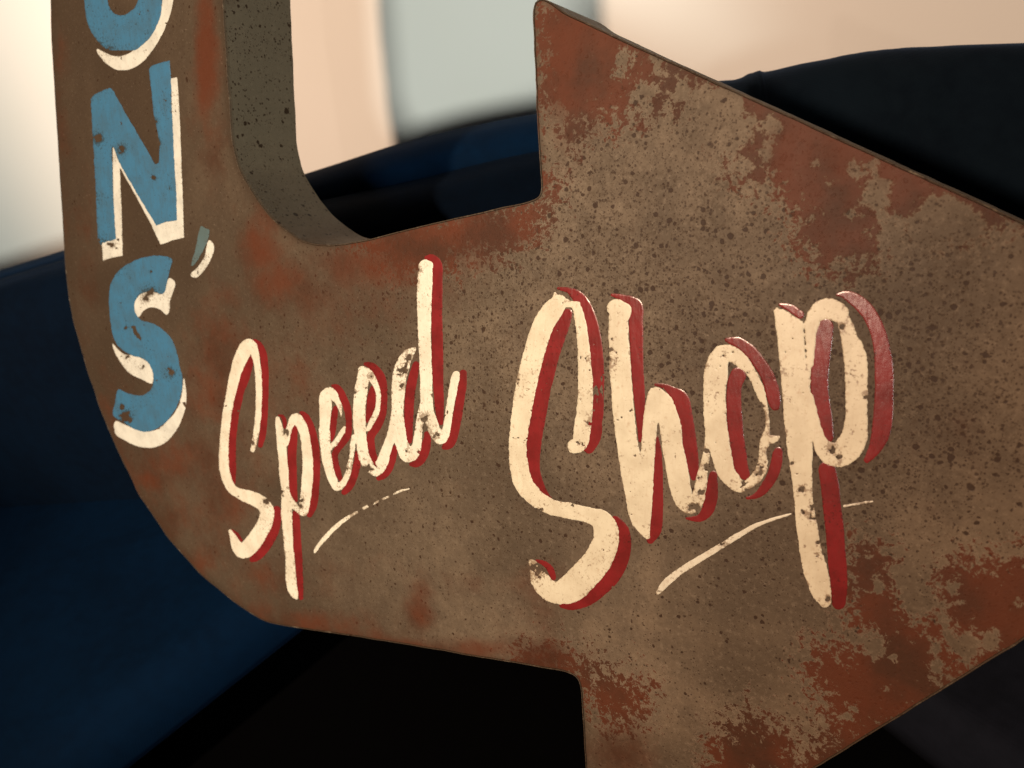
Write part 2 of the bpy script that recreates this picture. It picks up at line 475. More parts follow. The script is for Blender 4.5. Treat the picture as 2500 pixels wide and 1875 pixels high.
# ------------------------------------------------------------------ the sign
sign = empty('arrow_sign', 'rusty brown sheet metal arrow sign hand lettered Speed Shop in cream and red', 'sign', SIGN)
K = 2500 / 2212
outer = [(560, -1500), (100, -1500), (104, -400), (107, -100), (110, 0), (113, 100), (119, 200), (127, 320), (134, 450), (140, 560), (149, 640), (163, 710), (186, 790), (216, 880),
         (253, 970), (302, 1070), (362, 1160), (432, 1240), (510, 1303), (560, 1336), (578, 1344), (600, 1350), (700, 1364), (800, 1379), (1000, 1413), (1150, 1438), (1228, 1452),
         (1244, 1458), (1253, 1470), (1256, 1490), (1259, 1550), (1263, 1620), (1270, 1760), (1280, 1920), (1283, 1940), (1300, 1946), (1330, 1930), (1755, 1663), (2212, 1381), (2900, 957), (3020, 880), (3030, 860), (3010, 842), (2900, 792),
         (2212, 480), (2000, 384), (1700, 247), (1500, 156), (1300, 65), (1215, 24), (1185, 1), (1168, -6), (1156, 0), (1152, 20), (1153, 60), (1158, 200), (1165, 320), (1171, 405), (1170, 418), (1166, 427), (1155, 432), (1000, 467), (850, 503)]
outer = [(x * K, y * K) for x, y in outer]
inner = [(910, 583), (878, 589), (827, 597), (785, 599), (738, 589), (696, 561), (658, 527), (633, 494), (603, 447), (580, 405), (567, 338), (561, 253), (553, 127), (546, 30), (541, -60), (537, -400), (535, -1500)]
outline = outer[1:] + inner
# resample evenly in photo px
def resample(P, step, closed=True):
    P = np.array(P, float)
    Q = np.vstack([P, P[:1]]) if closed else P
    d = np.r_[0, np.cumsum(np.linalg.norm(np.diff(Q, axis=0), axis=1))]
    n = int(d[-1] / step); t = np.linspace(0, d[-1], n, endpoint=not closed)
    return np.stack([np.interp(t, d, Q[:, 0]), np.interp(t, d, Q[:, 1])], 1)
def smooth_closed(P, it=3):
    for _ in range(it): P = .25 * np.roll(P, 1, 0) + .5 * P + .25 * np.roll(P, -1, 0)
    return P
ol = smooth_closed(resample(outline, 9), 4)
_t = np.arange(len(ol)) * 9.0
ol[:, 0] += fnoise(_t, _t * 0 + 5, 45, 3) * 1.6; ol[:, 1] += fnoise(_t, _t * 0 + 55, 45, 3) * 1.6
OP = plane_pt(ol[:, 0], ol[:, 1])            # metres on the sign plane
def inset(P, d):
    x, z = P[:, 0], P[:, 2]
    tx = np.roll(x, -1) - np.roll(x, 1); tz = np.roll(z, -1) - np.roll(z, 1)
    L = np.hypot(tx, tz); nx, nz = -tz / L, tx / L
    area_ = np.sum(x * np.roll(z, -1) - np.roll(x, -1) * z)
    s = 1 if area_ > 0 else -1
    Q = P.copy(); Q[:, 0] += s * nx * d; Q[:, 2] += s * nz * d
    return Q
DEPTH = .082
# return band: a bent sheet 1.4 mm thick all round, its lip standing proud of the face
rings = [(0.0, DEPTH), (0.0, DEPTH - .0005), (0.0, .004), (0.0, -.0003), (.0002, -.0006), (.0007, -.0006), (.0009, -.0003), (.0009, .004), (.0010, DEPTH)]
V = []; F = []; m = len(OP)
for a, w in rings:
    q = inset(OP, a)
    for p in q: V.append((p[0], w, p[2]))
for r in range(len(rings)):
    r2 = (r + 1) % len(rings)
    for i in range(m):
        j = (i + 1) % m
        F.append((r * m + i, r * m + j, r2 * m + j, r2 * m + i))
_lip = np.zeros(len(V)); _lip[m * 3:m * 8] = 1.0
mesh_obj('side_panel', V, F, m_side, sign, True, {'lip': _lip})
# back plate
q = inset(OP, .0016)
mesh_obj('back_panel', [(p[0], DEPTH - .004, p[2]) for p in q], [tuple(range(m))], m_side, sign, False)

# face panel with hand-placed wear maps
xs = np.arange(60, 3460, 7.0); ys = np.arange(-800, 2230, 7.0)
gx, gy = np.meshgrid(xs, ys)
fpx = poly_sdf(gx, gy, ol)
pp_in = inset(OP, .0013)
# inset outline back to px by plane homography (forward projection)
def to_px(P):
    c = (P - np.array([0, -H_CAM, 0])) @ R
    return np.stack([1250 + FPX * c[:, 0] / -c[:, 2], 937.5 - FPX * c[:, 1] / -c[:, 2]], 1)
ol_in = to_px(pp_in)
top_clip = 99
fpx = poly_sdf(gx, gy, ol_in)
vx, vy, vf, faces = march(gx, gy, fpx)
def z6(p): return [(1250 + x / 1.7696, y / 1.7696) for x, y in p]
def z7b(p): return [(1700 + x / 2.141, 1100 + y / 2.141) for x, y in p]
def f2(p): return [(x * K, y * K) for x, y in p]
rust_polys = [
    z6([(60, -300), (95, 0), (110, 430), (150, 450), (160, 560), (230, 600), (290, 640), (310, 560), (370, 520), (430, 560), (480, 500), (560, 540), (620, 480), (700, 500), (750, 420), (840, 370), (900, 470),
        (900, 700), (960, 800), (1050, 815), (1110, 790), (1150, 880), (1250, 950), (1200, 1060), (1300, 1150), (1450, 1175), (1570, 1130), (1640, 1000), (1750, 1045), (1900, 1060), (1990, 1000),
        (2100, 1010), (2212, 960), (2500, 1000), (2700, 900), (2212, 800), (1100, 200), (200, -300)]),
    z6([(125, 745), (215, 790), (195, 880), (165, 960), (120, 1030), (40, 1070), (-60, 1120), (-150, 1100), (-330, 1200), (-500, 1180), (-700, 1050), (-500, 950), (0, 880), (130, 840)]),
    z7b([(790, 490), (950, 490), (1050, 570), (1070, 700), (1100, 800), (1190, 880), (1310, 890), (1250, 770), (1190, 690), (1300, 600), (1370, 540), (1480, 600), (1713, 520), (2600, 500), (2600, 900), (1713, 1060), (620, 1750), (60, 1800),
         (60, 1500), (180, 1400), (300, 1350), (400, 1430), (500, 1440), (540, 1600), (640, 1500), (700, 1420), (620, 1250), (570, 1150), (620, 1020), (700, 1000), (790, 1040), (880, 960), (820, 900), (780, 800), (790, 700)]),
    f2([(1120, 1400), (1200, 1396), (1255, 1410), (1300, 1440), (1340, 1450), (1400, 1480), (1390, 1560), (1330, 1580), (1240, 1480), (1100, 1440)]),
]
islands = [z6([(950, 560)])[0] + (110, .30), z6([(1850, 950)])[0] + (85, .30), z6([(560, 330)])[0] + (90, .26), z6([(1550, 800)])[0] + (80, .24), z7b([(1400, 1060)])[0] + (90, .24), z7b([(1130, 700)])[0] + (70, .24),
           z6([(480, 250)])[0] + (34, .75), z6([(460, 320)])[0] + (22, .6), z6([(620, 230)])[0] + (30, .7), z6([(640, 300)])[0] + (34, .5), z6([(740, 375)])[0] + (20, .7),
           z6([(200, 500)])[0] + (30, .8), z6([(560, 410)])[0] + (34, .7), z6([(900, 450)])[0] + (44, .9), z6([(960, 440)])[0] + (30, .9), z6([(960, 580)])[0] + (46, .75), z6([(1130, 550)])[0] + (40, .9),
           z6([(1040, 520)])[0] + (16, .8), z6([(1100, 660)])[0] + (34, .6), z6([(1000, 720)])[0] + (30, .45), z6([(1300, 705)])[0] + (24, .55), z6([(1370, 795)])[0] + (18, .6), z6([(1490, 730)])[0] + (34, .7), z6([(1560, 710)])[0] + (26, .7),
           z6([(1570, 860)])[0] + (44, 1.1), z6([(1600, 790)])[0] + (30, .8), z6([(1460, 925)])[0] + (20, .9), z6([(1830, 900)])[0] + (48, .9), z6([(1900, 890)])[0] + (40, .8), z6([(1800, 980)])[0] + (56, .85), z6([(1960, 980)])[0] + (40, .8), z6([(1640, 1000)])[0] + (40, .6),
           z7b([(1160, 780)])[0] + (40, .9), z7b([(1080, 660)])[0] + (26, .8), z7b([(950, 710)])[0] + (22, .7), z7b([(1350, 715)])[0] + (22, .65), z7b([(1400, 1020)])[0] + (40, .8), z7b([(1540, 985)])[0] + (34, .8),
           z7b([(1255, 1030)])[0] + (24, .75), z7b([(1255, 1130)])[0] + (30, .8), z7b([(940, 1030)])[0] + (38, .8), z7b([(1000, 1250)])[0] + (24, .6), z7b([(820, 1340)])[0] + (24, .6), z7b([(790, 1390)])[0] + (14, .6), z7b([(1680, 790)])[0] + (22, .7), z7b([(1040, 1080)])[0] + (18, .7),
           z6([(170, 20)])[0] + (22, .6), z6([(260, 45)])[0] + (26, .7), z6([(330, 60)])[0] + (14, .6)]
rust = np.full(vx.shape, -1.0)
for P in rust_polys: rust = np.maximum(rust, np.clip(-poly_sdf(vx, vy, P) / 95.0, -1.0, .95))
for x, y, r, a in islands:
    rust -= a * 1.75 * np.exp(-((vx - x) ** 2 + (vy - y) ** 2) / (r * .75) ** 2)
# soft, airbrushed rust: (x, y, rx, ry, strength) in 2212-px frame
softs = [(445, 120, 28, 190, 1.0), (455, 330, 34, 120, .6), (150, 900, 60, 200, .45), (135, 330, 26, 300, .40), (470, 760, 70, 110, .75), (450, 850, 70, 100, .7), (350, 1020, 90, 70, .75), (480, 1080, 70, 130, .65), (560, 1230, 90, 60, .5),
         (500, 640, 60, 60, .45), (640, 620, 130, 70, .75), (800, 580, 160, 60, .9), (900, 540, 160, 55, 1.0), (560, 520, 60, 80, .8), (1050, 500, 120, 40, 1.0), (905, 1310, 34, 75, .85), (760, 1370, 140, 30, .55), (560, 1330, 90, 40, .55),
         (1000, 1400, 170, 26, .8), (1180, 1420, 70, 40, 1.0), (1350, 1620, 80, 60, .9), (1230, 130, 60, 200, .9), (1000, 1260, 60, 40, .3), (430, 1130, 90, 60, .5), (300, 1000, 60, 90, .4), (1900, 330, 300, 100, .5),
         (650, 1345, 220, 34, .7), (950, 1400, 260, 30, .75), (420, 1210, 110, 60, .6), (240, 930, 50, 130, .55), (600, 800, 260, 160, .40), (420, 1000, 180, 140, .55), (330, 1120, 110, 110, .6), (800, 620, 260, 90, .45), (1180, 1300, 120, 120, .35), (600, 1250, 240, 70, .40), (2080, 900, 120, 120, .30), (180, 600, 26, 200, .45)]
soft = np.zeros(vx.shape)
X2, Y2 = vx / K, vy / K
for x, y, rx, ry, a in softs: soft = np.maximum(soft, a * np.exp(-(((X2 - x) / rx) ** 2 + ((Y2 - y) / ry) ** 2) * .9))
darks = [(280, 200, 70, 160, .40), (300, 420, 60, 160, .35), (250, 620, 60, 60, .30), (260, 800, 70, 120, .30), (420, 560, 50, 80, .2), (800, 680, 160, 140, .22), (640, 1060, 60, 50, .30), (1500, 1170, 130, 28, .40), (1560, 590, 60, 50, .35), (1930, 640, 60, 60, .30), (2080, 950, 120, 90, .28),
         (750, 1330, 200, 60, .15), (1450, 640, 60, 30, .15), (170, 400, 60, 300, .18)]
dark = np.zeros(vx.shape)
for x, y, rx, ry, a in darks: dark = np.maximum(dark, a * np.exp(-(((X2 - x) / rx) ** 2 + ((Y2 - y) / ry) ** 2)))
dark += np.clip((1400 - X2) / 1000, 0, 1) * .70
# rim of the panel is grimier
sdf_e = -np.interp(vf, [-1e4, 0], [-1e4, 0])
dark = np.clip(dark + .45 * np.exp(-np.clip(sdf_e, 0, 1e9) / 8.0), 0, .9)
speck = np.clip(.42 + .35 * np.exp(-(((X2 - 2060) / 260) ** 2 + ((Y2 - 850) / 330) ** 2)) + .50 * np.exp(-(((X2 - 1350) / 650) ** 2 + ((Y2 - 700) / 500) ** 2)) - np.clip((560 - X2) / 500, 0, .3), .08, 1)
P3 = plane_pt(vx, vy)
P3[:, 1] += fnoise(vx, vy, 500, 2) * .0002
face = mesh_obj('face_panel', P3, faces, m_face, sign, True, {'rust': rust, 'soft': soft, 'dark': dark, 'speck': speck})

# ------------------------------------------------------------------ lettering
def letter(name, mat, shapes, base, top, rough=1.1, chip=.10, wear=(), cut=(), step=1.9, bevel=3.0, label=None, parent=None):
    """shapes: ('s', strokes px) or ('p', polygon px). Paint film from height base at its edge to top inside (metres)."""
    allp = np.vstack([np.array([(p[0], p[1]) for p in s[1]]) for s in shapes])
    pad = 40
    gx, gy = np.meshgrid(np.arange(allp[:, 0].min() - pad, allp[:, 0].max() + pad, step), np.arange(allp[:, 1].min() - pad, allp[:, 1].max() + pad, step))
    f = np.full(gx.shape, 1e9)
    for kind, pts in shapes:
        if kind == 's': f = np.minimum(f, seg_sdf(gx, gy, catmull(pts, False, 4)))
        elif kind == 'l': f = np.minimum(f, seg_sdf(gx, gy, np.array(pts)))
        else: f = np.minimum(f, poly_sdf(gx, gy, catmull(pts, True, 4) if kind == 'c' else pts))
    sd = f.copy()
    n1 = fnoise(gx, gy, 8, 3) * 1.35; n2 = fnoise(gx + 500, gy + 90, 26, 2)
    w = np.zeros(gx.shape)
    for x, y, r, a in wear: w = np.maximum(w, a * np.exp(-((gx - x) ** 2 + (gy - y) ** 2) / (r * r)))
    f = f + n1 * rough * (1 + 1.5 * w) + n2 * rough * .6
    n3 = fnoise(gx + 77, gy + 31, 11, 3)
    hole = (n3 + 1.25 * w + chip - .78) * 14
    f = np.maximum(f, hole)
    for c in cut:
        if c[0] == 'p': f = np.maximum(f, -(poly_sdf(gx, gy, c[1]) + n1 * 2.5))
        else: f = np.maximum(f, -(seg_sdf(gx, gy, np.array(c[1])) + n1 * 3.0))
    vx, vy, vf, faces = march(gx, gy, f)
    P = plane_pt(vx, vy)
    t = np.clip(-vf / bevel, 0, 1); t = t * (2 - t)
    ridge = fnoise(vx * 1.0, vy * .25, 7, 2) * .00006
    P[:, 1] -= base + (top - base) * t + ridge * t
    wa = np.zeros(vx.shape)
    for x, y, r, a in wear: wa = np.maximum(wa, a * np.exp(-((vx - x) ** 2 + (vy - y) ** 2) / (r * 1.6) ** 2))
    wa += .45 * np.exp(-np.clip(-vf, 0, None) / 3.0) + .35 * fnoise(vx, vy, 60, 2)
    o = mesh_obj(name, P, faces, mat, parent or sign, True, {'wear': wa})
    if label: o['label'] = label
    return o
S = lambda z, p: ('s', zs(z, p))
def W(z, pts): return [(Z[z][0] + x / Z[z][2], Z[z][1] + y / Z[z][3], r / Z[z][2], a) for x, y, r, a in pts]
m_ivory = paint_material('ivory_enamel', (.49, .430, .325), (.41, .350, .255), .45, (.27, .19, .12), .65, .25)
RB, RT, CB, CT = .00005, .00018, .00022, .00042

# --- red drop shades first, then cream letters
red = dict(base=RB, top=RT, rough=.5, chip=0)
letter('letter_shade', m_red, [S(1, [(325, 88, 12), (345, 95, 18), (370, 122, 24), (395, 180, 26), (405, 260, 27), (408, 350, 27), (406, 450, 27), (403, 550, 27), (398, 650, 26), (390, 730, 24), (376, 795, 18)]),
        S(1, [(320, 200, 18), (295, 270, 30), (265, 350, 36), (240, 420, 34), (222, 500, 34), (205, 580, 34), (192, 660, 34), (182, 750, 34), (178, 850, 34), (180, 930, 32), (185, 1000, 26), (195, 1050, 12)]),
        S(1, [(485, 1230, 28), (488, 1290, 30), (468, 1360, 36), (435, 1430, 38), (395, 1490, 38), (350, 1540, 34), (320, 1565, 18)]), S(1, [(180, 1368, 8), (215, 1395, 14), (240, 1435, 14)])], label='red drop shade of the capital S in Speed', **red)
letter('letter_shade', m_red, [S(2, [(100, 112, 9), (135, 125, 18), (150, 170, 20), (150, 210, 14)]), S(2, [(280, 90, 14), (300, 100, 20), (325, 130, 30), (355, 200, 34), (377, 280, 36), (392, 370, 38), (399, 470, 38), (399, 570, 38), (394, 670, 38), (387, 760, 38), (372, 850, 38), (350, 915, 25)]),
        S(2, [(235, 205, 20), (222, 280, 34), (212, 360, 38), (208, 450, 38), (210, 550, 38), (212, 650, 38), (218, 730, 34), (235, 800, 20)]),
        S(2, [(240, 910, 30), (242, 1000, 34), (248, 1100, 34), (252, 1200, 35), (258, 1300, 36), (265, 1400, 33), (272, 1500, 29), (282, 1592, 18)])], label='red drop shade of the letter p in Speed', **red)
letter('letter_shade', m_red, [S(3, [(225, 355, 14), (275, 378, 35), (320, 440, 40), (355, 520, 42), (385, 600, 40), (397, 680, 38), (402, 760, 34), (392, 850, 42), (365, 920, 42), (320, 980, 40), (275, 1040, 38), (250, 1100, 34), (255, 1170, 36), (275, 1250, 36), (300, 1320, 30), (320, 1375, 14)]),
        S(3, [(258, 590, 24), (248, 660, 38), (238, 740, 38), (230, 830, 34), (222, 900, 25), (215, 945, 10)]), S(3, [(350, 1490, 30), (400, 1440, 40), (440, 1360, 42), (465, 1280, 42), (485, 1200, 40), (485, 1120, 25), (478, 1060, 12)])], label='red drop shade of the first e in Speed', **red)
letter('letter_shade', m_red, [S(3, [(575, 125, 18), (630, 140, 36), (690, 190, 45), (735, 260, 50), (758, 350, 52), (763, 450, 48), (763, 550, 48), (753, 650, 48), (730, 730, 46), (695, 800, 46), (650, 860, 45), (632, 920, 43), (638, 1000, 42), (652, 1080, 40), (680, 1150, 36), (700, 1200, 20)]),
        S(3, [(652, 375, 22), (650, 440, 42), (640, 520, 50), (630, 600, 45), (610, 680, 35), (595, 740, 14)]), S(3, [(720, 1340, 28), (775, 1310, 38), (820, 1250, 42), (850, 1180, 42), (870, 1110, 40), (885, 1050, 33), (888, 1000, 14)])], label='red drop shade of the second e in Speed', **red)
letter('letter_shade', m_red, [S(4, [(360, 85, 16), (400, 97, 36), (432, 145, 44), (435, 250, 42), (435, 400, 40), (435, 550, 40), (438, 700, 42), (440, 850, 42), (444, 1000, 38), (450, 1100, 36), (455, 1200, 30), (463, 1280, 18)]),
        S(4, [(285, 860, 25), (268, 930, 32), (250, 1010, 36), (238, 1100, 36), (232, 1200, 34), (230, 1300, 32), (235, 1370, 26), (240, 1415, 15)]), S(4, [(250, 1580, 16), (290, 1572, 30), (325, 1530, 38), (350, 1460, 38), (365, 1400, 28), (360, 1360, 18)]),
        S(4, [(625, 922, 27), (620, 1000, 32), (605, 1100, 32), (590, 1200, 34), (570, 1300, 34), (545, 1390, 38), (520, 1435, 36), (490, 1455, 20)])], label='red drop shade of the letter d in Speed', **red)
letter('letter_shade', m_red, [S(5, [(290, 49, 7), (340, 58, 15), (380, 85, 28), (412, 130, 34), (440, 200, 38), (460, 300, 42), (473, 400, 42), (480, 500, 40), (481, 600, 38), (476, 700, 38), (465, 780, 38), (440, 838, 28)]),
        S(5, [(337, 170, 22), (310, 220, 38), (275, 310, 42), (245, 400, 45), (225, 490, 44), (205, 580, 44), (190, 680, 42), (172, 780, 40), (160, 880, 40), (162, 950, 38), (185, 1020, 34), (215, 1065, 24), (245, 1085, 12)]),
        S(5, [(570, 1200, 28), (596, 1250, 44), (603, 1320, 46), (590, 1390, 46), (555, 1460, 46), (500, 1520, 45), (430, 1575, 42), (360, 1605, 32), (310, 1612, 16)]), S(5, [(182, 1393, 6), (225, 1410, 13), (252, 1440, 17), (265, 1478, 13)])],
        label='red drop shade of the capital S in Shop', **red)
letter('letter_shade', m_red, [S(6, [(90, 52, 9), (150, 68, 20), (215, 92, 30), (243, 130, 42), (240, 200, 45), (243, 300, 45), (245, 400, 43), (248, 500, 42), (255, 600, 42), (262, 700, 40), (270, 800, 36), (273, 900, 28), (268, 970, 16)]),
        S(6, [(375, 955, 12), (376, 1050, 30), (373, 1150, 40), (370, 1250, 43), (372, 1350, 43), (370, 1450, 42), (360, 1540, 42), (332, 1600, 26)]),
        S(6, [(365, 620, 10), (420, 630, 18), (480, 670, 35), (525, 712, 50), (540, 790, 54), (558, 880, 52), (575, 980, 50), (590, 1080, 46), (603, 1150, 36), (605, 1210, 18)]),
        S(6, [(560, 1465, 8), (640, 1465, 24), (690, 1420, 38), (713, 1350, 42), (722, 1270, 38), (730, 1190, 26)])], label='red drop shade of the letter h in Shop', **red)
letter('letter_shade', m_red, [S(7, [(345, 108, 22), (380, 115, 32), (430, 125, 45), (490, 160, 50), (560, 220, 55), (620, 300, 56), (680, 390, 58), (720, 480, 60), (745, 570, 62), (760, 650, 54), (768, 690, 40)]),
        S(7, [(440, 420, 70), (410, 500, 65), (402, 600, 65), (404, 700, 66), (410, 800, 68), (418, 900, 68), (430, 1000, 68), (445, 1100, 68), (460, 1200, 65), (490, 1280, 52), (515, 1315, 28)]),
        S(7, [(795, 1090, 38), (788, 1110, 44), (780, 1180, 50), (762, 1250, 50), (735, 1320, 48), (690, 1390, 45), (640, 1450, 36), (580, 1488, 20), (520, 1500, 12)])], label='red drop shade of the letter o in Shop', **red)
letter('letter_shade', m_red, [S(8, [(372, 60, 7), (400, 58, 15), (440, 72, 28), (495, 112, 36), (540, 170, 36), (575, 250, 38), (597, 350, 42), (604, 450, 46), (604, 550, 46), (599, 650, 48), (588, 740, 46), (560, 815, 33), (520, 875, 16)]),
        S(8, [(90, 108, 7), (140, 125, 18), (188, 158, 20)]), S(8, [(310, 220, 44), (297, 320, 46), (288, 420, 44), (284, 500, 44), (292, 600, 45), (303, 680, 46), (325, 760, 30)]),
        S(8, [(322, 925, 42), (336, 1000, 45), (346, 1100, 45), (358, 1200, 46), (366, 1300, 45), (374, 1400, 45), (380, 1500, 43), (380, 1580, 34)])], label='red drop shade of the letter p in Shop, glossy at its top', **red)

cr_ = dict(base=CB, top=CT)
letter('letter', m_ivory, [S(1, [(325, 825, 17), (343, 740, 19), (361, 600, 20), (367, 450, 20), (363, 320, 21), (350, 220, 22), (330, 150, 32), (297, 122, 47), (262, 170, 47), (235, 230, 44), (211, 300, 38), (192, 380, 34), (175, 460, 31), (158, 540, 31), (147, 620, 30), (134, 750, 31), (129, 900, 32), (143, 1000, 33), (175, 1075, 30), (217, 1110, 32), (280, 1137, 42), (340, 1158, 46), (392, 1190, 46), (422, 1240, 47), (410, 1310, 50), (365, 1395, 54), (312, 1468, 55), (260, 1508, 50), (220, 1478, 38), (194, 1420, 24), (172, 1372, 11)])],
        rough=.9, wear=W(1, [(345, 770, 40, .5), (420, 1175, 26, .8), (362, 300, 14, .5)]), label='cream script capital S of the word Speed', **cr_)
letter('letter', m_ivory, [S(2, [(92, 140, 17), (105, 200, 27), (120, 300, 34), (131, 400, 38), (139, 500, 36), (146, 600, 37), (155, 700, 33), (161, 800, 39), (167, 900, 45), (171, 1000, 41), (178, 1100, 38), (187, 1200, 35), (195, 1300, 37), (200, 1400, 43), (210, 1500, 41), (228, 1558, 32), (248, 1590, 13)]),
        S(2, [(160, 340, 25), (178, 250, 25), (202, 185, 26), (240, 138, 44), (290, 200, 40), (318, 300, 38), (330, 400, 41), (337, 500, 43), (335, 600, 45), (328, 700, 44), (316, 800, 43), (305, 860, 42), (306, 900, 30), (265, 880, 26), (215, 830, 28), (178, 770, 25), (165, 700, 22)])],
        wear=W(2, [(155, 250, 26, .75), (300, 790, 30, .5), (280, 850, 26, .75), (130, 730, 22, .8), (135, 1100, 18, .6), (150, 1220, 18, .6), (175, 700, 18, .5), (320, 915, 14, .7)]), label='cream script letter p of the word Speed', **cr_)
letter('letter', m_ivory, [S(3, [(320, 690, 5), (318, 640, 13), (305, 580, 24), (275, 520, 33), (235, 460, 50), (190, 435, 64), (158, 470, 68), (150, 520, 66), (153, 600, 67), (148, 700, 58), (143, 800, 57), (145, 900, 57), (152, 1000, 57), (163, 1100, 52), (180, 1200, 50), (208, 1300, 49), (240, 1385, 46), (285, 1435, 42), (340, 1395, 34), (385, 1310, 32), (410, 1200, 28), (430, 1100, 25), (442, 1000, 28), (460, 900, 28)]),
        S(3, [(355, 800, 14), (330, 850, 26), (290, 920, 27), (245, 975, 28), (200, 1010, 35)])],
        wear=W(3, [(330, 720, 40, .9), (180, 450, 20, .5), (270, 1000, 30, .35), (380, 1230, 40, .55), (300, 1430, 36, .4), (320, 590, 22, .5)]), label='cream script first letter e of the word Speed', **cr_)
letter('letter', m_ivory, [S(3, [(550, 200, 52), (548, 300, 66), (530, 400, 70), (520, 500, 68), (513, 600, 66), (512, 700, 67), (515, 800, 67), (525, 900, 62), (543, 1000, 58), (560, 1100, 58), (598, 1190, 58), (645, 1250, 50), (690, 1272, 48), (745, 1240, 40), (785, 1180, 36), (805, 1090, 35), (832, 1000, 36), (855, 920, 40), (885, 840, 45)]),
        S(3, [(560, 210, 55), (605, 230, 54), (650, 285, 42), (690, 350, 32), (713, 430, 27), (717, 510, 26), (708, 600, 28), (690, 660, 32), (652, 735, 30), (612, 805, 24), (595, 830, 12)])],
        wear=W(3, [(640, 255, 20, 1.1), (600, 1250, 50, .5), (560, 1220, 30, .55), (680, 720, 30, .3), (465, 420, 30, .5)]), label='cream script second letter e of the word Speed', **cr_)
letter('letter', m_ivory, [S(4, [(268, 750, 20), (225, 790, 40), (190, 860, 50), (165, 950, 52), (157, 1050, 49), (152, 1150, 45), (150, 1250, 46), (162, 1350, 50), (185, 1440, 46), (228, 1510, 56), (275, 1480, 42), (290, 1440, 34), (298, 1380, 30), (308, 1300, 28), (322, 1220, 28), (335, 1150, 25)]),
        S(4, [(345, 138, 38), (372, 145, 38)]), S(4, [(353, 150, 50), (349, 250, 55), (346, 350, 54), (345, 450, 51), (345, 550, 48), (346, 650, 46), (350, 750, 46), (353, 850, 45), (357, 950, 45), (360, 1050, 45), (364, 1150, 44), (380, 1220, 40), (405, 1300, 42), (440, 1375, 42), (468, 1385, 46), (500, 1340, 32), (512, 1290, 28), (525, 1200, 27), (542, 1100, 29), (556, 1020, 30), (568, 960, 31), (574, 930, 27)]),
        S(4, [(150, 1200, 44), (120, 1330, 36), (85, 1420, 30), (55, 1500, 30), (22, 1570, 30)])],
        wear=W(4, [(205, 900, 45, .62), (195, 1010, 30, .6), (240, 800, 30, .65), (200, 740, 24, .9), (300, 175, 24, 1.1), (295, 250, 14, .8), (345, 1250, 26, 1.0), (355, 1310, 30, .75), (410, 1370, 30, .6), (300, 1500, 20, .5), (400, 1080, 18, .5), (230, 1480, 30, .6), (240, 1550, 20, .5)]),
        label='cream script letter d of the word Speed', **cr_)
letter('letter', m_cream, [S(5, [(370, 828, 34), (400, 815, 36), (408, 750, 42), (420, 650, 40), (424, 560, 38), (424, 500, 36), (418, 400, 32), (411, 300, 29), (397, 200, 26), (378, 135, 22)]), S(5, [(380, 130, 20), (345, 125, 18), (310, 118, 24)]),
        ('l', zs(5, [(275, 72, 6), (280, 110, 30)])), S(5, [(292, 120, 40), (262, 155, 50), (232, 200, 52), (202, 265, 52), (177, 345, 52), (156, 420, 51), (138, 500, 51), (120, 590, 50), (106, 680, 48), (94, 770, 45), (89, 850, 44), (95, 930, 46), (113, 1000, 47), (150, 1055, 44), (200, 1098, 40), (260, 1130, 38), (340, 1145, 40), (400, 1160, 38), (460, 1175, 42), (505, 1198, 52), (525, 1245, 60), (520, 1310, 65), (485, 1390, 70), (430, 1455, 72), (365, 1520, 72), (300, 1550, 58), (245, 1538, 50), (200, 1490, 46), (180, 1435, 30), (158, 1400, 14)])],
        rough=1.4, wear=W(5, [(180, 1420, 42, .95), (455, 700, 26, .6), (410, 820, 22, .6), (445, 400, 20, .5), (200, 1130, 20, .5), (440, 1560, 20, .4), (340, 1410, 24, .4), (90, 500, 14, .6)]), label='cream script capital S of the word Shop', **cr_)
letter('letter', m_cream, [S(6, [(105, 135, 50), (128, 150, 60), (130, 300, 64), (136, 400, 66), (140, 500, 68), (148, 600, 67), (155, 700, 67), (163, 800, 68), (175, 900, 67), (188, 1000, 67), (205, 1100, 70), (225, 1200, 75), (247, 1300, 76), (262, 1400, 74), (275, 1480, 60), (297, 1545, 33), (314, 1582, 15)]), S(6, [(110, 135, 46), (165, 148, 48), (150, 190, 48)]),
        S(6, [(300, 1480, 35), (300, 1400, 40), (305, 1300, 42), (308, 1200, 45), (312, 1100, 45), (320, 1000, 45), (328, 900, 45), (342, 800, 50), (362, 710, 52), (372, 685, 48), (420, 735, 55), (440, 810, 65), (458, 880, 68), (472, 1000, 66), (488, 1090, 68), (508, 1190, 70), (525, 1280, 66), (548, 1350, 62), (580, 1388, 48), (618, 1370, 45), (642, 1300, 42), (660, 1200, 34), (680, 1100, 26), (690, 1020, 18), (690, 960, 14)]),
        ('p', zp(6, [(312, 700), (335, 636), (400, 655), (450, 685), (450, 780), (350, 780)]))],
        rough=1.2, wear=W(6, [(85, 470, 34, .75), (78, 400, 26, .75), (72, 330, 20, .6), (610, 1400, 46, .72), (655, 1300, 30, .55), (650, 1200, 30, .5), (685, 1140, 34, .7), (690, 1030, 24, .6), (365, 810, 12, .4), (390, 650, 14, .4)]), label='cream script letter h of the word Shop', **cr_)
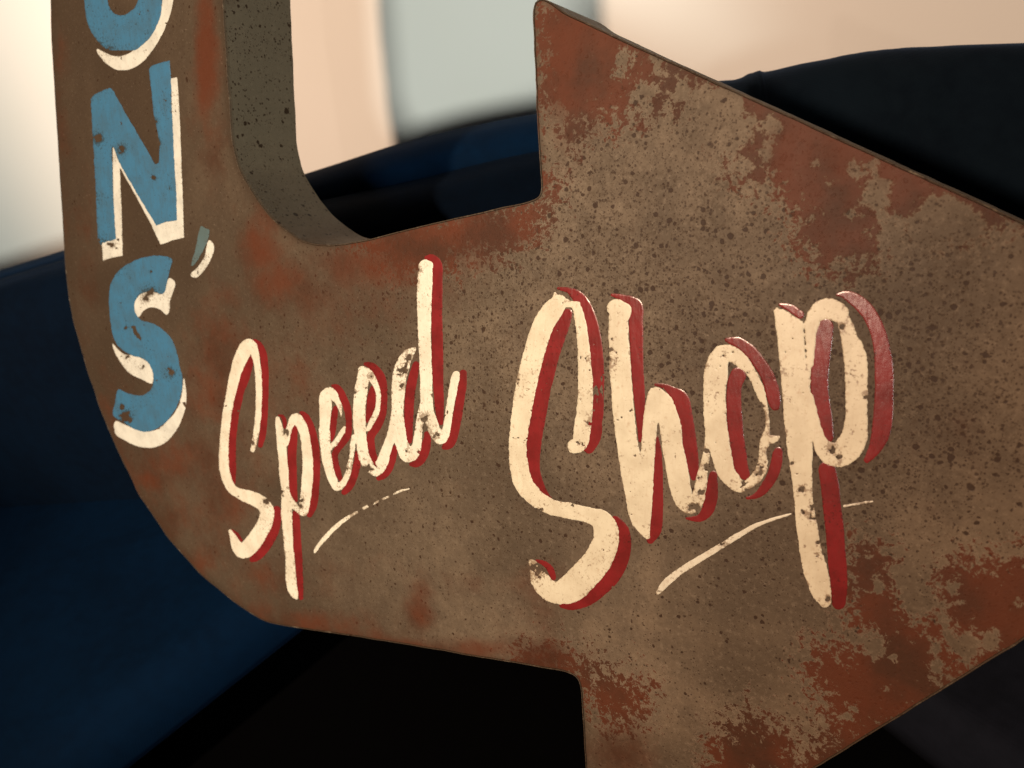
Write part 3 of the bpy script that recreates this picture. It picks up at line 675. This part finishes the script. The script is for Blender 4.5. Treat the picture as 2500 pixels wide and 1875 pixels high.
letter('letter', m_cream, [S(7, [(300, 232, 82), (262, 300, 95), (246, 400, 104), (238, 500, 102), (233, 600, 100), (236, 700, 99), (241, 800, 100), (249, 900, 100), (267, 1000, 99), (290, 1100, 90), (314, 1200, 84), (345, 1285, 78), (400, 1350, 70), (455, 1395, 58), (520, 1385, 46), (590, 1330, 48), (642, 1250, 50), (660, 1160, 40), (660, 1080, 34), (680, 1000, 46), (692, 950, 40), (700, 880, 22), (700, 800, 17), (690, 720, 20), (655, 620, 35), (625, 530, 42), (590, 450, 42), (540, 370, 45), (480, 300, 60), (410, 245, 68), (340, 212, 66)]),
        S(7, [(700, 980, 46), (760, 980, 34), (800, 960, 14)])],
        rough=1.5, wear=W(7, [(320, 240, 20, .6), (160, 330, 24, .6), (460, 1370, 60, .52), (600, 1250, 70, .5), (530, 1440, 40, .95), (620, 1400, 44, .8), (670, 780, 40, .75), (700, 1100, 34, .8), (400, 340, 24, .7), (640, 690, 24, .7), (740, 930, 26, .8), (520, 400, 30, .4)]), label='cream script letter o of the word Shop', **cr_)
letter('letter', m_cream, [('p', zp(8, [(60, 135), (75, 124), (120, 138), (160, 165), (195, 188), (215, 190), (235, 300), (245, 400), (240, 500), (95, 480), (88, 400), (80, 300), (66, 200)])),
        S(8, [(150, 330, 66), (160, 430, 68), (172, 550, 70), (178, 650, 70), (186, 750, 68), (190, 850, 60), (198, 950, 51), (205, 1050, 46), (215, 1150, 48), (230, 1250, 52), (248, 1350, 55), (268, 1430, 58), (290, 1510, 52), (312, 1572, 32)]),
        S(8, [(232, 400, 24), (235, 300, 30), (240, 230, 32), (265, 160, 40), (310, 130, 50), (360, 137, 52), (405, 170, 40), (425, 230, 42), (450, 320, 52), (465, 400, 57), (468, 500, 56), (468, 600, 53), (465, 700, 58), (450, 780, 66), (400, 840, 66), (340, 845, 54), (295, 800, 38), (268, 730, 30), (250, 650, 26), (235, 560, 20)])],
        rough=1.5, wear=W(8, [(195, 1020, 16, 1.0), (208, 1135, 12, 1.0), (212, 1300, 9, .9), (280, 1285, 12, .9), (255, 1110, 14, .6), (240, 1160, 16, .5), (395, 220, 18, 1.0), (345, 825, 26, .6), (380, 870, 18, .6), (530, 550, 26, .7), (110, 440, 16, .7), (115, 745, 18, .8), (225, 1500, 12, .8), (325, 1560, 12, .6), (290, 1350, 22, .5), (150, 890, 8, .8)]),
        cut=[('s', zs(8, [(205, 185, 3.5), (212, 250, 3.0), (216, 330, 2.0), (222, 420, 1.5)])), ('p', zp(8, [(432, 112), (428, 165), (452, 205), (470, 265), (520, 320), (560, 300), (520, 150), (470, 110)]))],
        label='cream script letter p of the word Shop', **cr_)
letter('underline', m_ivory, [S(2, [(393, 1222, 8), (400, 1205, 14), (430, 1160, 17), (500, 1080, 18), (570, 1010, 17), (650, 950, 14), (740, 895, 10), (820, 850, 11), (890, 820, 8), (950, 790, 9), (990, 770, 7)]), S(3, [(880, 1510, 9), (950, 1478, 12), (1040, 1455, 5)])],
       base=.0001, top=.00025, rough=.9, wear=W(2, [(760, 880, 30, .8), (840, 840, 40, .7), (910, 805, 30, .8), (700, 925, 20, .5), (1010, 765, 30, .7)]), bevel=2, label='thin cream brush line under Speed', step=1.8)
letter('underline', m_ivory, [S(10, [(8, 1560, 6), (20, 1545, 13), (60, 1500, 18), (130, 1445, 16), (220, 1390, 15), (310, 1335, 14), (400, 1280, 13), (480, 1235, 10), (560, 1205, 7), (645, 1180, 4)]), S(10, [(898, 1143, 5), (960, 1132, 5), (1035, 1120, 3)])],
       base=.0001, top=.00025, rough=.7, wear=W(10, [(320, 1325, 16, .9), (10, 1560, 20, .6), (1000, 1122, 40, .55)]), bevel=2, label='thin cream brush line under Shop', step=1.8)

# --- blue block letters with white shades running down the upright
wh = dict(base=RB, top=RT); bl = dict(base=CB, top=CT)
letter('letter_shade', m_white, [S(0, [(566, 292, 8), (585, 310, 16), (630, 345, 28), (690, 365, 40), (750, 355, 44), (805, 320, 44), (862, 250, 42), (912, 165, 40), (952, 75, 36), (972, 0, 33), (982, -100, 33), (960, -300, 30)])], rough=.6, label='white shade of the blue letter O', **wh)
letter('letter_shade', m_white, [('p', zp(0, [(985, 455), (1028, 443), (1036, 600), (1045, 800), (1055, 1080), (1065, 1375), (1000, 1390), (930, 1416), (870, 1290), (790, 1140), (693, 968), (705, 1250), (710, 1480), (650, 1490), (597, 1508), (590, 1415), (600, 1390), (655, 1380), (655, 1100), (652, 853), (665, 853), (705, 930), (900, 1290), (1020, 1275), (1000, 850)]))],
       rough=.6, wear=W(0, [(665, 1420, 30, .6), (680, 920, 16, .5)]), label='white shade of the blue letter N', **wh)
letter('letter_shade', m_white, [('c', zp(9, [(865, 358), (905, 383), (897, 440), (872, 505), (870, 560), (850, 605), (800, 565), (740, 553), (690, 580), (655, 622), (610, 560), (630, 470), (700, 445), (820, 455), (845, 400)])),
       ('c', zp(9, [(480, 795), (510, 828), (560, 868), (640, 880), (710, 915), (760, 970), (762, 1040), (745, 1070), (680, 1042), (600, 1000), (540, 930), (505, 870)])),
       ('c', zp(9, [(965, 1025), (985, 1120), (982, 1220), (950, 1320), (900, 1410), (830, 1475), (750, 1502), (660, 1495), (570, 1455), (500, 1405), (500, 1322), (560, 1340), (640, 1375), (720, 1390), (800, 1365), (880, 1290), (930, 1210), (950, 1120)]))],
       rough=.7, wear=W(9, [(705, 495, 22, .9), (720, 460, 34, .6), (680, 960, 26, .5), (590, 890, 20, .4)]), label='white shade of the blue letter S', **wh)
letter('letter', m_blue, [S(0, [(545, -300, 65), (548, -150, 65), (555, 0, 66), (575, 90, 76), (622, 160, 92), (700, 200, 112), (785, 165, 98), (848, 85, 80), (872, 0, 70), (885, -100, 66), (870, -250, 70), (800, -380, 75), (700, -420, 80), (610, -390, 75), (548, -300, 65)])],
       rough=.8, wear=W(0, [(640, 290, 30, .5), (590, 270, 26, .4)]), cut=[], label='blue block letter O at the top edge of the picture', **bl)
letter('letter', m_blue, [('p', zp(0, [(526, 575), (545, 548), (620, 512), (640, 507), (655, 525), (720, 640), (800, 780), (898, 950), (920, 940), (925, 830), (895, 690), (862, 400), (880, 378), (985, 348), (995, 600), (1008, 900), (1020, 1100), (1025, 1275), (960, 1285), (905, 1305), (800, 1130), (690, 940), (657, 852), (648, 850), (655, 1100), (672, 1385), (610, 1400), (585, 1418), (566, 1380), (553, 1050), (535, 750)]))],
       rough=.9, wear=W(0, [(572, 800, 26, 1.15), (705, 860, 26, .68), (890, 1030, 14, .7), (915, 820, 22, .8), (600, 1405, 26, .5), (985, 1090, 12, .6), (905, 700, 14, .6)]), label='blue block letter N on the upright arm', **bl)
letter('letter', m_blue, [('c', zp(9, [(885, 228), (875, 290), (855, 370), (827, 462), (745, 447), (670, 468), (632, 530), (640, 590), (680, 640), (760, 665), (840, 718), (895, 790), (925, 880), (938, 960), (955, 1030), (950, 1130), (910, 1240), (850, 1320), (780, 1375), (700, 1395), (620, 1370), (560, 1330), (490, 1285), (500, 1200), (522, 1107), (580, 1130), (650, 1150), (710, 1138), (752, 1095), (760, 1030), (745, 960), (700, 905), (620, 880), (550, 840), (500, 780), (475, 680), (462, 560), (465, 430), (500, 340), (560, 280), (640, 235), (730, 210), (820, 205)]))],
       rough=.9, wear=W(9, [(740, 450, 34, .7), (580, 1290, 40, 1.0), (550, 1230, 20, .8), (870, 990, 30, .7), (745, 312, 9, .9), (575, 690, 12, .7)]),
       cut=[('l', zs(9, [(628, 690, 14), (650, 735, 12), (670, 765, 5)])), ('l', zs(9, [(862, 970, 5), (890, 990, 9)]))], label='blue block letter S on the upright arm', **bl)
letter('apostrophe', m_teal, [('c', zp(9, [(1075, 15), (1110, 20), (1140, 38), (1122, 110), (1080, 200), (1035, 268), (1015, 262), (1045, 160)]))], rough=.9, label='faded blue-green apostrophe stroke', base=CB, top=.0003)
letter('apostrophe', m_white, [('c', zp(9, [(1130, 105), (1165, 128), (1162, 190), (1120, 280), (1065, 345), (1028, 352), (1010, 328), (1060, 280), (1105, 205)]))], rough=.8, wear=W(9, [(1100, 210, 18, .55)]), label='white shade of the apostrophe', **wh)
